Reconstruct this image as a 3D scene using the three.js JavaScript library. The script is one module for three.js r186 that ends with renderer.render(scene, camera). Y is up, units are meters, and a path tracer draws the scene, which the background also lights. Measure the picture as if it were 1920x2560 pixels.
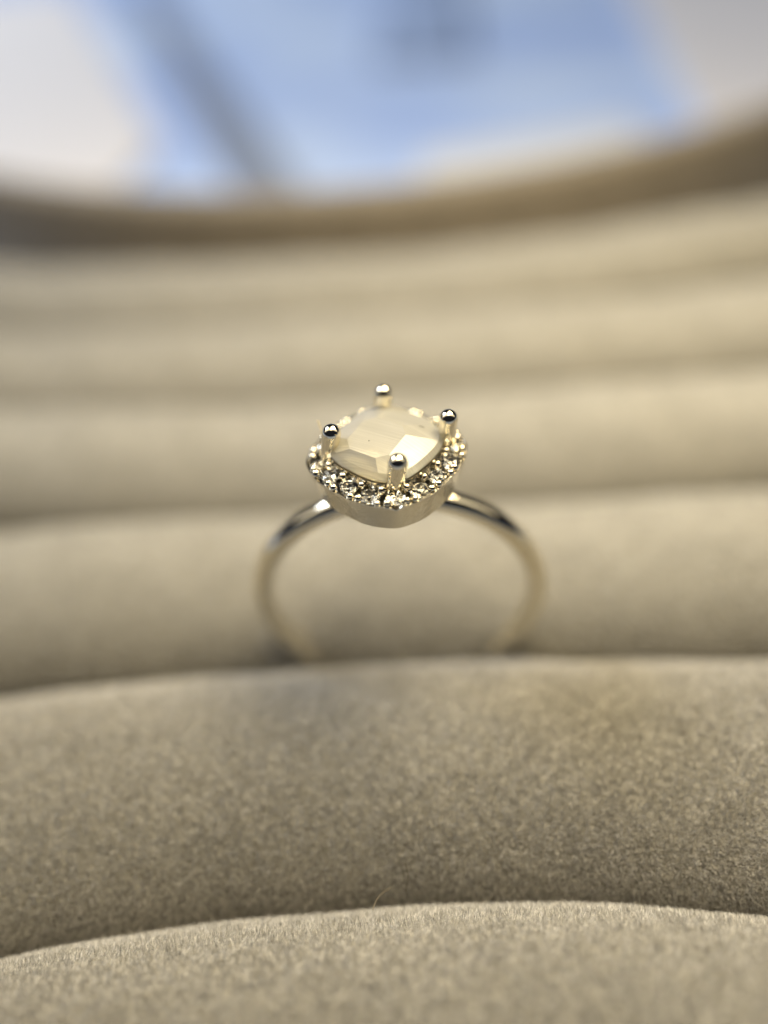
import * as THREE from 'three';
import { mergeGeometries, mergeVertices, toCreasedNormals } from 'three/addons/utils/BufferGeometryUtils.js';
import { RoundedBoxGeometry } from 'three/addons/geometries/RoundedBoxGeometry.js';
import { RectAreaLightUniformsLib } from 'three/addons/lights/RectAreaLightUniformsLib.js';

// ------------------------------------------------------------------ camera, light, exposure
const MM = 0.001;                                   // everything is measured in millimetres, built in metres
const scene = new THREE.Scene();
const camera = new THREE.PerspectiveCamera(67.3, 768 / 1024, 0.002, 5);
camera.rotation.order = 'YXZ';
camera.rotation.set(-0.74853, 0.07285, -0.10103);
camera.position.set(0, 41.24 * MM, 0);
camera.focus = 41.3 * MM;
camera.userData.fStop = 26.3 / 4.5;
scene.background = new THREE.Color().setRGB(0.014, 0.015, 0.019);
const renderer = new THREE.WebGLRenderer({ antialias: true });
renderer.setSize(768, 1024);
renderer.toneMapping = THREE.LinearToneMapping;
renderer.toneMappingExposure = 1;
renderer.shadowMap.enabled = true;
RectAreaLightUniformsLib.init();

const C3 = (r, g, b) => new THREE.Color().setRGB(r, g, b);
function lampPanel(label, [x, y, z], target, w, h, color, glow, power) {
  const g = new THREE.Group(); g.name = numbered('panel_lamp');
  g.position.set(x, y, z); g.lookAt(...target);
  const housing = new THREE.Mesh(new RoundedBoxGeometry(w + 0.02, h + 0.02, 0.02, 2, 0.004),
    new THREE.MeshStandardMaterial({ color: C3(0.7, 0.7, 0.7), roughness: 0.5 }));
  housing.name = 'housing'; housing.position.z = -0.013; g.add(housing);
  const face = new THREE.Mesh(new THREE.PlaneGeometry(w, h),
    new THREE.MeshStandardMaterial({ color: C3(0.8, 0.8, 0.8), emissive: color, emissiveIntensity: glow }));
  face.name = 'diffuser'; g.add(face);
  const l = new THREE.RectAreaLight(color, power, w, h); l.position.z = 0.003; l.rotation.y = Math.PI; g.add(l);
  g.userData = { label, category: 'lamp' };
  scene.add(g);
}

// ------------------------------------------------------------------ helpers
const taken = {};
function numbered(n) { const k = taken[n] = (taken[n] ?? -1) + 1; return k ? `${n}_${String(k).padStart(3, '0')}` : n; }
let seed = 12345;
const rnd = () => { seed = (seed * 1664525 + 1013904223) >>> 0; return seed / 4294967296; };
const rr = (a, b) => a + (b - a) * rnd();
function toM(g) { g.scale(MM, MM, MM); return g; }
function mesh(name, geo, mat, parent) {
  const m = new THREE.Mesh(geo, mat); m.name = name; m.castShadow = m.receiveShadow = true; parent.add(m); return m;
}
function noiseTex(size, fn, srgb, rep = 1) {
  const d = new Uint8Array(size * size * 4);
  for (let y = 0; y < size; y++) for (let x = 0; x < size; x++) {
    const c = fn(x / size, y / size), o = (y * size + x) * 4;
    for (let k = 0; k < 3; k++) d[o + k] = Math.max(0, Math.min(255, c[k] * 255)); d[o + 3] = 255;
  }
  const t = new THREE.DataTexture(d, size, size); t.wrapS = t.wrapT = THREE.RepeatWrapping;
  t.magFilter = t.minFilter = THREE.LinearFilter; if (srgb) t.colorSpace = THREE.SRGBColorSpace;
  t.repeat.set(rep, rep); t.needsUpdate = true; return t;
}
// tileable value noise
function makeNoise(s) {
  const N = 64, v = new Float32Array(N * N); let q = s;
  for (let i = 0; i < N * N; i++) { q = (q * 1664525 + 1013904223) >>> 0; v[i] = q / 4294967296; }
  return (x, y, f) => {           // f: integer cells per tile
    x *= f; y *= f; const xi = Math.floor(x), yi = Math.floor(y), fx = x - xi, fy = y - yi;
    const sx = fx * fx * (3 - 2 * fx), sy = fy * fy * (3 - 2 * fy);
    const at = (i, j) => v[((((j % f) + f) % f) * 7 % N) * N + ((((i % f) + f) % f) * 13 + ((((j % f) + f) % f) * 5)) % N];
    return (at(xi, yi) * (1 - sx) + at(xi + 1, yi) * sx) * (1 - sy) + (at(xi, yi + 1) * (1 - sx) + at(xi + 1, yi + 1) * sx) * sy;
  };
}
const n1 = makeNoise(7), n2 = makeNoise(99), n3 = makeNoise(555);

// ------------------------------------------------------------------ lamps
lampPanel('long warm white strip lamp above the ring tray', [0.0, 0.15, -0.036], [0.0, 0.0, -0.0361], 0.8, 0.075, C3(1.0, 0.84, 0.50), 0.4, 0.8);
lampPanel('small bright warm lamp low over the ring, the one leaning back to the right', [0.036, 0.102, -0.068], [0.0, 0.0, -0.034], 0.064, 0.046, C3(1.0, 0.84, 0.52), 3.0, 22);
lampPanel('small bright warm lamp low over the ring, the one nearest the viewer', [0.006, 0.110, -0.030], [-0.002, 0.0, -0.034], 0.04, 0.024, C3(1.0, 0.84, 0.52), 2.0, 10);
lampPanel('cool white panel lamp above the counter behind the tray', [-0.70, 0.80, -0.45], [-0.02, -0.02, -0.32], 0.5, 0.36, C3(0.82, 0.90, 1.0), 2.0, 19);

// ------------------------------------------------------------------ counter and the blurred things on it
const COUNTER_Y = -20;
const blueMap = noiseTex(256, (u, v) => { const n = Math.min(1, Math.max(0, 1.6 * n1(u, v, 14) * 0.6 + 0.6 * n2(u, v, 7) - 0.25)); return [0.70 + 0.16 * n, 0.78 + 0.13 * n, 0.95 + 0.04 * n]; }, true, 3);
{
  const m = mesh('counter', toM(new THREE.BoxGeometry(1400, 30, 1400)), new THREE.MeshStandardMaterial({ map: blueMap, roughness: 0.45 }), scene);
  m.position.set(0, (COUNTER_Y - 15) * MM, -300 * MM); m.userData = { kind: 'structure' };
}
const whitePaper = new THREE.MeshStandardMaterial({ color: C3(0.85, 0.78, 0.74), roughness: 0.8 });
function slab(name, label, category, pts, thick, mat, group) {       // polygon in plan (x, z), lying on the counter
  const s = new THREE.Shape(pts.map(([x, z]) => new THREE.Vector2(x, -z)));
  const g = new THREE.ExtrudeGeometry(s, { depth: thick, bevelEnabled: true, bevelSize: 0.3, bevelThickness: 0.2, bevelSegments: 2, curveSegments: 8 });
  g.rotateX(-Math.PI / 2); toM(g);
  const m = mesh(numbered(name), g, mat, scene); m.position.y = (COUNTER_Y + 0.25) * MM;
  m.userData = { label, category }; if (group) m.userData.group = group; return m;
}
slab('white_card', 'blurred white card on the counter at the far left, beyond the dark bar', 'card', [[-170, -480], [-62, -205], [-70, -150], [-330, -150], [-330, -480]], 0.8, whitePaper);
slab('white_card', 'blurred pinkish white card at the far right behind the tray rim', 'card', [[96, -420], [66, -175], [220, -175], [220, -420]], 0.8, new THREE.MeshStandardMaterial({ color: C3(0.79, 0.72, 0.68), roughness: 0.8 }));
slab('paper_strip', 'blurred pale paper strip just behind the middle of the tray rim', 'paper', [[4, -183], [52, -196], [60, -158], [0, -150]], 0.3, new THREE.MeshStandardMaterial({ color: C3(0.76, 0.74, 0.72), roughness: 0.8 }));
{
  const a = new THREE.Vector3(-124, 0, -436), b = new THREE.Vector3(-19, 0, -132), L = a.distanceTo(b);
  const m = mesh('grey_bar', toM(new RoundedBoxGeometry(13, 5, L, 4, 2.4)), new THREE.MeshStandardMaterial({ color: C3(0.25, 0.28, 0.36), roughness: 0.5 }), scene);
  m.position.set((a.x + b.x) / 2 * MM, (COUNTER_Y + 2.6) * MM, (a.z + b.z) / 2 * MM); m.rotation.y = Math.atan2(b.x - a.x, b.z - a.z);
  m.userData = { label: 'blurred dark grey bar lying diagonally on the counter at upper left', category: 'bar' };
}
{
  const m = mesh('grey_blue_slab', toM(new RoundedBoxGeometry(30, 4, 190, 4, 1.9)), new THREE.MeshStandardMaterial({ color: C3(0.34, 0.42, 0.60), roughness: 1 }), scene);
  m.position.set(9 * MM, (COUNTER_Y + 2.1) * MM, -360 * MM); m.rotation.y = -0.04;
  m.userData = { label: 'blurred grey-blue slab lying on the blue counter at top centre', category: 'slab' };
}

// ------------------------------------------------------------------ tray: padded rolls, rim, pile
const tray = new THREE.Group(); tray.name = 'ring_tray'; scene.add(tray);
tray.userData = { label: 'beige suede ring tray with padded rolls holding the ring', category: 'ring tray' };
const ROLL_R = 7.5, Z0 = 8.85, PITCH = 16.17;
const bows = [3.63, 1.35, 0.26, -1.16, -1.2, -2.4].map(b => b * 1e-3), skews = [0, 0, 0, 0, -0.02, -0.05];
const suedeMap = noiseTex(1024, (u, v) => {
  const f = 0.5 * n1(u, v, 61) + 0.3 * n2(u, v, 31) + 0.2 * n3(u + 0.3, v, 8);
  const k = 0.80 + 0.30 * (f - 0.5) + 0.05 * (rnd() - 0.5);
  return [k * 0.67, k * 0.655, k * 0.63];
}, true);
const suedeBump = noiseTex(1024, (u, v) => { const f = 0.6 * n2(u, v, 63) + 0.4 * n1(u, v, 37); return [f, f, f]; });
const suede = new THREE.MeshPhysicalMaterial({ map: suedeMap, bumpMap: suedeBump, bumpScale: 0.00012, roughness: 1, specularIntensity: 0.15, sheen: 0.2, sheenRoughness: 0.6, sheenColor: C3(0.9, 0.85, 0.75) });
const rollPoint = (i, x, a, r = ROLL_R) => {
  const sag = 0.16 * Math.sin(x * 0.11 + i * 2.1) + 0.09 * Math.sin(x * 0.27 + i) + 0.05 * Math.sin(x * 0.61 + 3 * i + 2 * a);      // hand-stuffed unevenness
  return new THREE.Vector3(x, -ROLL_R + (r + sag) * Math.cos(a), -(Z0 + i * PITCH) + bows[i] * x * x + skews[i] * x - (r + sag * 0.5) * Math.sin(a) * (1.03 + 0.065 * Math.sin(a) ** 2 + (i === 1 && a < 0 ? 0.0003 * Math.min(x * x, 1600) : 0)));
};
function rollGeo(i) {
  const nx = 120, na = 40, X = 95, pos = [], uv = [], idx = [];
  for (let k = 0; k <= nx; k++) for (let j = 0; j <= na; j++) {
    const x = -X + 2 * X * k / nx, a = -1.75 + 3.5 * j / na, p = rollPoint(i, x, a);
    pos.push(p.x * MM, p.y * MM, p.z * MM); uv.push(x / 11 + i * 0.37, a * ROLL_R / 11 + i * 0.21);
    if (k && j) { const q = k * (na + 1) + j, b = q - na - 1; idx.push(b - 1, q - 1, q, b - 1, q, b); }
  }
  const g = new THREE.BufferGeometry();
  g.setAttribute('position', new THREE.Float32BufferAttribute(pos, 3)); g.setAttribute('uv', new THREE.Float32BufferAttribute(uv, 2));
  g.setIndex(idx); g.computeVertexNormals(); return g;
}
// one suede fibre: a bent tapering blade, 1 unit long
function bladeGeo() {
  const pos = [], idx = [], nor = [];
  for (let k = 0; k <= 3; k++) {
    const t = k / 3, w = 0.5 * (1 - 0.75 * t), b = 0.45 * t * t;
    pos.push(-w, t, b, w, t, b); nor.push(-0.4, 0.5, 0.7, 0.4, 0.5, 0.7);
    if (k) { const o = k * 2; idx.push(o - 2, o - 1, o, o - 1, o + 1, o); }
  }
  const g = new THREE.BufferGeometry(); g.setAttribute('position', new THREE.Float32BufferAttribute(pos, 3));
  g.setAttribute('normal', new THREE.Float32BufferAttribute(nor, 3)); g.setIndex(idx); return g;
}
const blade = bladeGeo();
const pileMat = new THREE.MeshStandardMaterial({ color: C3(1, 1, 1), roughness: 1, side: THREE.DoubleSide });
function addPile(i, roll, count, X, a0, a1) {
  const im = new THREE.InstancedMesh(blade, pileMat, count); im.name = 'pile'; im.userData = { kind: 'stuff' };
  const M = new THREE.Matrix4(), up = new THREE.Vector3(), q = new THREE.Quaternion(), q2 = new THREE.Quaternion(), Y = new THREE.Vector3(0, 1, 0), c = new THREE.Color(), s = new THREE.Vector3();
  for (let k = 0; k < count; k++) {
    const x = rr(-X, X), a = rr(a0, a1), p = rollPoint(i, x, a, ROLL_R - 0.04).multiplyScalar(MM);
    const cl = n1(x / 9 + 20, a / 1.2 + 20, 20) - 0.5, cf = n2(x / 9 + 20, a / 1.2 + 20, 63) - 0.5, cl2 = n2(x / 6 + 20, a / 0.8 + 20, 24) - 0.5;
    up.set(0.6 * cl + rr(-0.5, 0.5), Math.cos(a) + rr(-0.4, 0.4), -Math.sin(a) - 0.4 + 0.6 * cl2 + rr(-0.4, 0.4)).normalize();
    q.setFromUnitVectors(Y, up); q2.setFromAxisAngle(Y, rr(0, 6.283)); q.multiply(q2);
    const L = rr(0.13, 0.34) * MM, w = rr(0.021, 0.044) * MM; s.set(w, L, L);
    im.setMatrixAt(k, M.compose(p, q, s));
    const t = rnd(), b = 0.50 + 0.40 * t + 0.14 * cl + 0.20 * cf + (rnd() < 0.07 ? 0.15 : 0) - (rnd() < 0.16 ? 0.3 : 0);
    c.setRGB(Math.max(b, 0.05), Math.max(b, 0.05) * 0.955, Math.max(b, 0.05) * 0.90); im.setColorAt(k, c);
  }
  im.castShadow = im.receiveShadow = true; roll.add(im);
}
for (let i = 0; i < 6; i++) {
  const r = mesh('padded_roll', rollGeo(i), suede, tray);
  if (i === 0) addPile(0, r, 300000, 30, -1.2, 1.45);
  if (i === 1) addPile(1, r, 380000, 38, -1.35, 1.3);
  if (i === 2) addPile(2, r, 60000, 42, -1.3, 1.0);
}
{ // base board and the rim behind the last roll
  const b = mesh('base', toM(new RoundedBoxGeometry(190, 7, 118, 2, 1)), suede, tray); b.position.set(0, -12.8 * MM, -46 * MM);
  const prof = [[0, -15.5], [0, 1.6], [0.5, 2.6], [1.6, 3], [4, 3], [5.1, 2.6], [5.6, 1.6], [5.6, -19.8]], nx = 60, pos = [], uv = [], idx = [];
  for (let k = 0; k <= nx; k++) for (let j = 0; j < prof.length; j++) {
    const x = -100 + 200 * k / nx;
    pos.push(x * MM, prof[j][1] * MM, (-102 - 0.09 * x - 0.0054 * x * x - prof[j][0]) * MM); uv.push(x / 11, j * 0.5);
    if (k && j) { const q = k * prof.length + j, c = q - prof.length; idx.push(c - 1, q - 1, q, c - 1, q, c); }
  }
  const g = new THREE.BufferGeometry(); g.setAttribute('position', new THREE.Float32BufferAttribute(pos, 3)); g.setAttribute('uv', new THREE.Float32BufferAttribute(uv, 2));
  g.setIndex(idx); g.computeVertexNormals();
  const rim = mesh('back_rim', g, new THREE.MeshPhysicalMaterial({ map: suedeMap, color: C3(0.95, 0.87, 0.79), bumpMap: suedeBump, bumpScale: 0.0001, roughness: 1, specularIntensity: 0.2 }), tray);
  rim.userData.label = 'darker brown rim behind the last roll';
}

// ------------------------------------------------------------------ the ring
const ring = new THREE.Group(); ring.name = 'ring'; scene.add(ring);
ring.position.set(-2.0 * MM, 1.58 * MM, -34.24 * MM); ring.rotation.order = 'ZXY'; ring.rotation.set(0.02, 0, -0.0165);
ring.userData = { label: 'silver halo ring with a milky cushion stone standing between two suede rolls', category: 'ring' };
const silver = new THREE.MeshStandardMaterial({ color: C3(0.85, 0.79, 0.65), metalness: 1, roughness: 0.05 });
const scuffBump = noiseTex(512, (u, v) => { const f = 0.5 * n1(u, v, 12) + 0.3 * n2(u, v, 40) + 0.2 * n3(u, v, 4); return [f, f, f]; });
const satin = new THREE.MeshStandardMaterial({ color: C3(0.80, 0.76, 0.66), metalness: 1, roughness: 0.20, bumpMap: scuffBump, bumpScale: 0.00004 });
const HALO_Y = 12.59;                                     // height of the halo's rim above the ring's centre

{ // band: a swept oval section
  const R = 9.2, nu = 160, nv = 28, pos = [], idx = [], uv = [];
  for (let k = 0; k <= nu; k++) for (let j = 0; j <= nv; j++) {
    const u = k / nu * Math.PI * 2, v = j / nv * Math.PI * 2;
    const top = Math.max(0, Math.cos(u)), ax = 0.70 + 0.10 * top, ra = 0.64 + 0.06 * top;
    const c = Math.cos(v), s = Math.sin(v), r = R + ra * c;
    pos.push(Math.sin(u) * r * MM, Math.cos(u) * r * MM, ax * s * MM); uv.push(k / nu * 20, j / nv);
    if (k && j) { const q = k * (nv + 1) + j, b = q - nv - 1; idx.push(b - 1, q, q - 1, b - 1, b, q); }
  }
  let g = new THREE.BufferGeometry(); g.setAttribute('position', new THREE.Float32BufferAttribute(pos, 3)); g.setIndex(idx);
  g = mergeVertices(g, 1e-7); g.computeVertexNormals(); mesh('band', g, silver, ring);
}
const head = new THREE.Group();                            // only a frame of reference: its children are put on the ring itself
const HY = 0.124, HEAD_X = -0.2;
const cush = (phi, rc, n, crease = 0) => {                 // cushion outline whose corners lie on the axes
  const a = phi - Math.PI / 4, u = Math.abs(Math.cos(a)), v = Math.abs(Math.sin(a));
  const rs = rc / Math.pow(2, 0.5 - 1 / n);
  let d = ((phi % (Math.PI / 2)) + Math.PI / 2) % (Math.PI / 2); d = Math.min(d, Math.PI / 2 - d);
  return rs / Math.pow(Math.pow(u, n) + Math.pow(v, n), 1 / n) * (1 + crease * Math.exp(-d * d / 0.012));
};
const onHead = (phi, r, y) => new THREE.Vector3(Math.sin(phi) * r, y, Math.cos(phi) * r);   // phi 0 faces the camera
const place = m => { m.rotation.y = HY; m.position.set(HEAD_X * MM, HALO_Y * MM, 0); return m; };
function loftGeo(rings, n, uvScale = 1) {                  // rings: functions phi -> [r, y]
  const pos = [], idx = [], uv = [];
  for (let j = 0; j < rings.length; j++) for (let k = 0; k <= n; k++) {
    const phi = k / n * Math.PI * 2, [r, y] = rings[j](phi), p = onHead(phi, r, y);
    pos.push(p.x * MM, p.y * MM, p.z * MM); uv.push(k / n * 8 * uvScale, y / 3);
    if (j && k) { const q = j * (n + 1) + k, b = q - n - 1; idx.push(b - 1, b, q, b - 1, q, q - 1); }
  }
  const g = new THREE.BufferGeometry(); g.setAttribute('position', new THREE.Float32BufferAttribute(pos, 3)); g.setAttribute('uv', new THREE.Float32BufferAttribute(uv, 2));
  g.setIndex(idx); return g;
}
// halo: tapered outer wall, rim, channel floor, inner wall
const back = phi => 1 - 0.09 * Math.max(0, -Math.cos(phi));
const outer = (s, y) => phi => [cush(phi, 4.53 * s, 2.5, 0.012) * back(phi), y + (y > -0.2 ? 0.035 * Math.sin(phi * 23) - 0.2 * Math.exp(-Math.pow(Math.min(phi, Math.PI * 2 - phi) / 0.05, 2)) : 0)];
const haloWall = loftGeo([outer(0.875, -1.98), outer(0.90, -1.97), outer(0.91, -1.92), outer(0.987, -0.3), outer(1.0, -0.06), outer(0.995, 0.0)], 200);
const haloTop = loftGeo([outer(0.995, 0.0), outer(0.975, 0.02), outer(0.955, -0.05), outer(0.95, -0.5), phi => [cush(phi, 3.28, 2.8), -0.5], phi => [cush(phi, 3.26, 2.8), 0.30], phi => [cush(phi, 3.20, 2.8), 0.44], phi => [cush(phi, 3.08, 2.8), 0.46], phi => [cush(phi, 2.9, 2.8), -1.9]], 200);
haloWall.computeVertexNormals();
const halo = place(mesh('halo', haloWall, satin, ring));
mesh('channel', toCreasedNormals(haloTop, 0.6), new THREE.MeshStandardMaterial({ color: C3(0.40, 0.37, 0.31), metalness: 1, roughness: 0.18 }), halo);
{ // plate and collar beneath the halo, joining it to the band
  const g = loftGeo([() => [0.01, -1.98], outer(0.875, -1.98)], 120); g.computeVertexNormals();
  const c = loftGeo([() => [2.6, -1.98], () => [2.2, -2.5], () => [1.3, -3.2], () => [0.6, -3.4]], 60); c.computeVertexNormals(); c.scale(1, 1, 0.42);
  place(mesh('gallery', mergeGeometries([g, c]), silver, ring));
}
// accent stones: brilliant cut, flat facets
function facetGeo(tris) {
  const pos = [], nor = [], A = new THREE.Vector3(), B = new THREE.Vector3();
  for (const [a, b, c, n] of tris) {
    const nn = n ?? A.subVectors(b, a).cross(B.subVectors(c, a)).normalize().clone();
    for (const p of [a, b, c]) { pos.push(p.x * MM, p.y * MM, p.z * MM); nor.push(nn.x, nn.y, nn.z); }
  }
  const g = new THREE.BufferGeometry(); g.setAttribute('position', new THREE.Float32BufferAttribute(pos, 3)); g.setAttribute('normal', new THREE.Float32BufferAttribute(nor, 3));
  return g;
}
function brilliant(D) {
  const R = D / 2, T = [], P = (r, k, y) => new THREE.Vector3(Math.sin(k * Math.PI / 8) * r, y, Math.cos(k * Math.PI / 8) * r), t = [];
  const top = 0.165 * D, gb = -0.03 * D, cul = new THREE.Vector3(0, -0.43 * D, 0), mid = new THREE.Vector3(0, top, 0);
  for (let k = 0; k < 8; k++) {
    const a = 2 * k, t0 = P(0.56 * R, a, top), t1 = P(0.56 * R, a + 2, top), m0 = P(0.8 * R, a + 1, top * 0.52), mp = P(0.8 * R, a - 1, top * 0.52);
    const g0 = P(R, a, 0), g1 = P(R, a + 1, 0), g2 = P(R, a + 2, 0), b0 = P(R, a, gb), b1 = P(R, a + 1, gb), b2 = P(R, a + 2, gb);
    t.push([mid, t0, t1], [t0, m0, t1], [t0, mp, g0], [t0, g0, m0], [m0, g0, g1], [m0, g1, g2]);
    t.push([g0, b0, b1], [g0, b1, g1], [g1, b1, b2], [g1, b2, g2]);
    const l = P(0.42 * R, a + 1, -0.27 * D), lp = P(0.42 * R, a - 1, -0.27 * D);
    t.push([b0, l, b1], [b1, l, b2], [b0, cul, l], [b0, lp, cul]);
  }
  return facetGeo(t);
}
const melee = new THREE.MeshPhysicalMaterial({ color: C3(0.93, 0.93, 0.93), transmission: 1, thickness: 0.001, ior: 2.0, roughness: 0.0 });
const accGeo = brilliant(1.22), accGeo2 = brilliant(1.12);
const pathPts = []; { // 16 places spaced evenly along the channel, starting at the front corner
  const N = 720, P = k => { const f = k / N * Math.PI * 2; return onHead(f, (cush(f, 4.35, 2.5) * back(f) + cush(f, 3.26, 2.8)) / 2, 0); };
  let L = 0, acc = [0]; for (let k = 1; k <= N; k++) { L += P(k).distanceTo(P(k - 1)); acc.push(L); }
  const phiAt = s => { let k = 0; while (k < N && acc[k] < s) k++; return k / N * Math.PI * 2; };
  for (let i = 0; i < 32; i++) pathPts.push(phiAt(i / 32 * L));
}
const beadGeo = toM(new THREE.SphereGeometry(0.24, 20, 14));
const rimR = (phi, f) => { const a = cush(phi, 3.26, 2.8), b = cush(phi, 4.35, 2.5) * back(phi); return a + (b - a) * f; };
for (let i = 0; i < 32; i++) {
  const phi = pathPts[i];
  if (i % 2 === 0) {
    const m = mesh('accent_stone', i % 4 ? accGeo : accGeo2, melee, halo), p = onHead(phi, rimR(phi, 0.5), -0.02).multiplyScalar(MM);
    m.position.copy(p); m.rotation.set(rr(-0.10, 0.10), rr(0, 6), rr(-0.10, 0.10));
  } else {
    for (const [f, y] of [[0.12, 0.16], [0.93, 0.05]]) {
      const d = rr(-0.02, 0.02);
      const m = mesh('bead', beadGeo, silver, halo); m.position.copy(onHead(phi + d + (f > 0.5 ? 0.055 : 0), rimR(phi, f), y + rr(-0.04, 0.05)).multiplyScalar(MM)); m.scale.setScalar(rr(0.85, 1.15));
      if (f > 0.5) { const m2 = mesh('bead', beadGeo, silver, halo); m2.position.copy(onHead(phi - 0.055, rimR(phi, f), y + rr(-0.04, 0.03)).multiplyScalar(MM)); m2.scale.setScalar(rr(0.7, 0.95)); }
    }
  }
}
// prongs
{
  const prof = [[0.001, -1.4], [0.50, -1.4], [0.50, 0], [0.50, 1.2], [0.515, 1.6]].map(p => new THREE.Vector2(...p));
  for (let k = 0; k <= 14; k++) { const a = -0.35 + (Math.PI / 2 + 0.35) * k / 14; prof.push(new THREE.Vector2(Math.max(0.0005, 0.53 * Math.cos(a)), 1.88 + 0.53 * Math.sin(a))); }
  const g = toM(new THREE.LatheGeometry(prof, 32));
  for (let k = 0; k < 4; k++) {
    const phi = k * Math.PI / 2, m = mesh('prong', g, silver, ring), t = HY + phi;
    // leans inward: foot outside the stone, ball over its corner
    const lean = k === 0 ? 0.02 : 0.07, foot = k === 2 ? 3.2 : k === 0 ? 3.22 : 3.36;
    m.rotation.order = 'YXZ'; m.rotation.set(-lean, t, 0);
    m.position.set((Math.sin(t) * foot + HEAD_X + 0.05) * MM, HALO_Y * MM, Math.cos(t) * foot * MM);
    m.quaternion.premultiply(new THREE.Quaternion().setFromAxisAngle(new THREE.Vector3(0, 0, 1), -0.13));
  }
}
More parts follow.
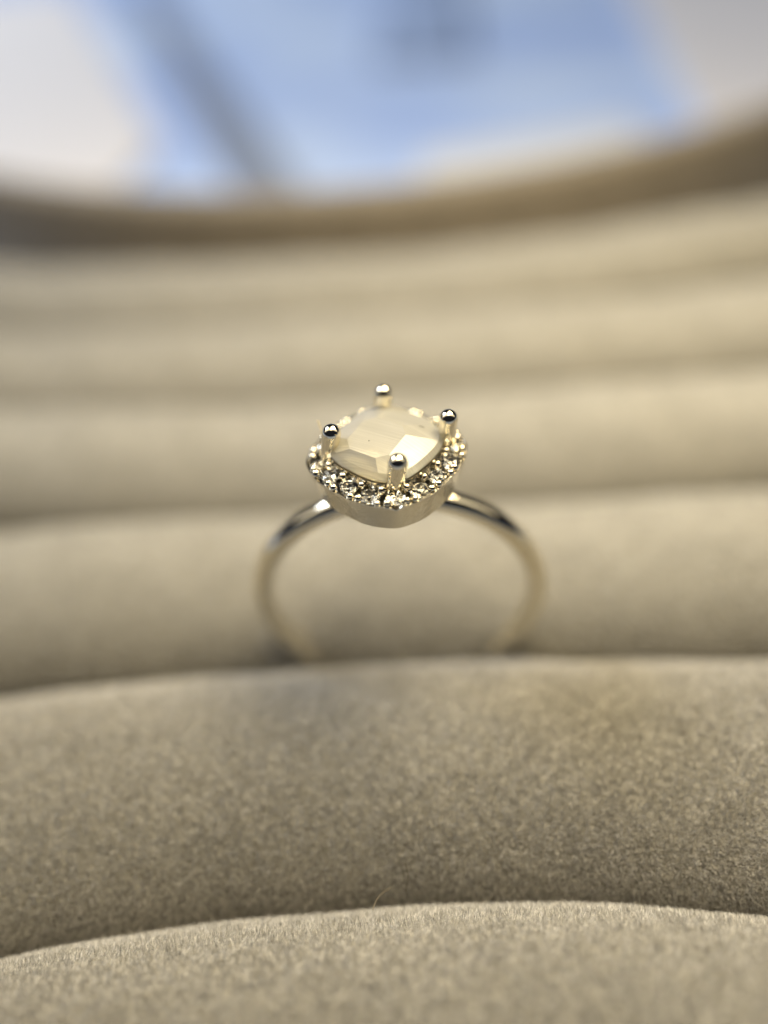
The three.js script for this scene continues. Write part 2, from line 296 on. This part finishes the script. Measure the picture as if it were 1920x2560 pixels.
// centre stone: cushion, crown of flat facets over a narrow girdle bevel
{
  const N = 96, n = 2.8, rc = 3.22, gy = 0.72, T = [];
  const ringAt = (s, y) => Array.from({ length: N }, (_, k) => { const f = k / N * Math.PI * 2; return onHead(f, cush(f, rc * s, n), y); });
  const low = ringAt(0.99, gy - 0.14), gir = ringAt(1, gy), bev = ringAt(0.93, gy + 0.30), top = gy + 0.98, per = N / 4;
  const culet = new THREE.Vector3(0, gy - 1.9, 0), mid = new THREE.Vector3(0, top, 0);
  const cornerHalf = 4;                                       // contour steps on either side of a corner that belong to its facet
  const tv = []; for (let k = 0; k < 4; k++) for (const s of [-1, 1]) { const f = k * Math.PI / 2 + s * 0.24 + 0.10; const p = onHead(f, 1.6, top).add(new THREE.Vector3(-0.55, 0, 0.55)); p.y -= 0.11 * (p.z - p.x) / 1.414; tv.push(p); }
  const avg = (...ps) => ps.reduce((a, p) => a.add(p), new THREE.Vector3()).divideScalar(ps.length);
  const normalOf = (a, b, c) => new THREE.Vector3().subVectors(b, a).cross(new THREE.Vector3().subVectors(c, a)).normalize();
  for (let k = 0; k < N; k++) {
    const q = (k + 1) % N;
    const nb = normalOf(gir[k], gir[q], avg(bev[k], bev[q])), outn = normalOf(low[k], low[q], gir[q]);
    T.push([gir[k], gir[q], bev[q]], [gir[k], bev[q], bev[k]]);
    T.push([low[k], low[q], gir[q]], [low[k], gir[q], gir[k]], [low[q], low[k], culet]);
  }
  for (let k = 0; k < 8; k++) T.push([mid, tv[k], tv[(k + 1) % 8], new THREE.Vector3(-0.0778, 1, 0.0778).normalize()]);
  for (let c = 0; c < 4; c++) {
    const t0 = tv[c * 2], t1 = tv[c * 2 + 1], t2 = tv[(c * 2 + 2) % 8], i0 = c * per - cornerHalf, i1 = c * per + cornerHalf, i2 = (c + 1) * per - cornerHalf;
    const B = k => bev[((k % N) + N) % N];
    const nc = normalOf(B(i0), B(i1), avg(t0, t1)), nm = normalOf(B(i1), B(i2), avg(t1, t2));
    for (let k = i0; k < i1; k++) T.push([B(k), B(k + 1), k < c * per ? t0 : t1, nc]);
    T.push([t0, B(c * per), t1, nc]);
    const h = Math.round((i1 + i2) / 2);
    for (let k = i1; k < i2; k++) T.push([B(k), B(k + 1), k < h ? t1 : t2, nm]);
    T.push([t1, B(h), t2, nm]);
  }
  const g = facetGeo(T), P = g.attributes.position, uv = [];
  for (let k = 0; k < P.count; k++) { const x = P.getX(k) / MM, z = P.getZ(k) / MM; uv.push((x * 0.82 + z * 0.57) / 7 + 0.5, (-x * 0.57 + z * 0.82) / 7 + 0.5); }
  g.setAttribute('uv', new THREE.Float32BufferAttribute(uv, 2));
  const fib = noiseTex(1024, (u, v) => {
    const s = 0.55 * n1(u * 0.04, v * 3, 63) + 0.3 * n2(u * 0.06, v * 5, 63) + 0.2 * n3(u * 0.1, v, 30), c = n2(u, v, 5);
    const k = 0.83 + 0.17 * (s - 0.5) + 0.05 * (c - 0.5); return [k, k * 0.99, k * 0.965];
  }, true);
  const milky = new THREE.MeshPhysicalMaterial({ map: fib, roughness: 0.3, transmission: 0.6, thickness: 0.003, ior: 1.52, clearcoat: 0.3, clearcoatRoughness: 0.05, attenuationColor: C3(0.9, 0.84, 0.66), attenuationDistance: 0.004 });
  const stone = place(mesh('centre_stone', g, milky, ring));
  stone.userData.label = 'milky cream cushion-cut stone with fine parallel fibres';
  const dark = new THREE.MeshStandardMaterial({ color: C3(0.06, 0.05, 0.04), roughness: 0.8 });
  const sp = mesh('speck', toM(new THREE.SphereGeometry(0.03, 8, 6)), dark, stone); sp.position.set(-0.98 * MM, (gy + 1.0) * MM, 0.92 * MM);
  const sc = mesh('scratch', toM(new THREE.CapsuleGeometry(0.012, 0.3, 3, 6)), dark, stone); sc.position.set(2.05 * MM, (gy + 0.72) * MM, -0.1 * MM); sc.rotation.set(Math.PI / 2, 0, -0.9); sc.rotation.order = 'YXZ';
}

// ------------------------------------------------------------------ stray fibres
function fibre(label, pts, r, color) {
  const c = new THREE.CatmullRomCurve3(pts.map(p => new THREE.Vector3(...p)));
  const m = mesh(numbered('stray_fibre'), toM(new THREE.TubeGeometry(c, 24, r, 6)), new THREE.MeshStandardMaterial({ color, roughness: 0.9 }), scene);
  m.userData = { label, category: 'fibre' };
}
fibre('pale stray fibre standing on the halo beside the left prong', [[-5.5, 14.0, -34.3], [-5.55, 14.7, -34.5], [-5.6, 15.4, -34.8], [-5.75, 15.9, -35.0]], 0.03, C3(0.75, 0.62, 0.38));
fibre('dark curved hair standing up from the crest of the nearest roll', [[-2.15, -3.9, -16.7], [-2.12, -3.2, -16.9], [-1.98, -2.5, -17.3], [-2.05, -1.9, -17.8]], 0.022, C3(0.10, 0.08, 0.06));
fibre('dark bent hair lying on the crest of the nearest roll', [[-3.9, -2.2, -15.5], [-3.7, -2.6, -16.2], [-3.4, -3.0, -16.7], [-3.0, -3.2, -17.0]], 0.02, C3(0.16, 0.13, 0.09));
renderer.render(scene, camera);
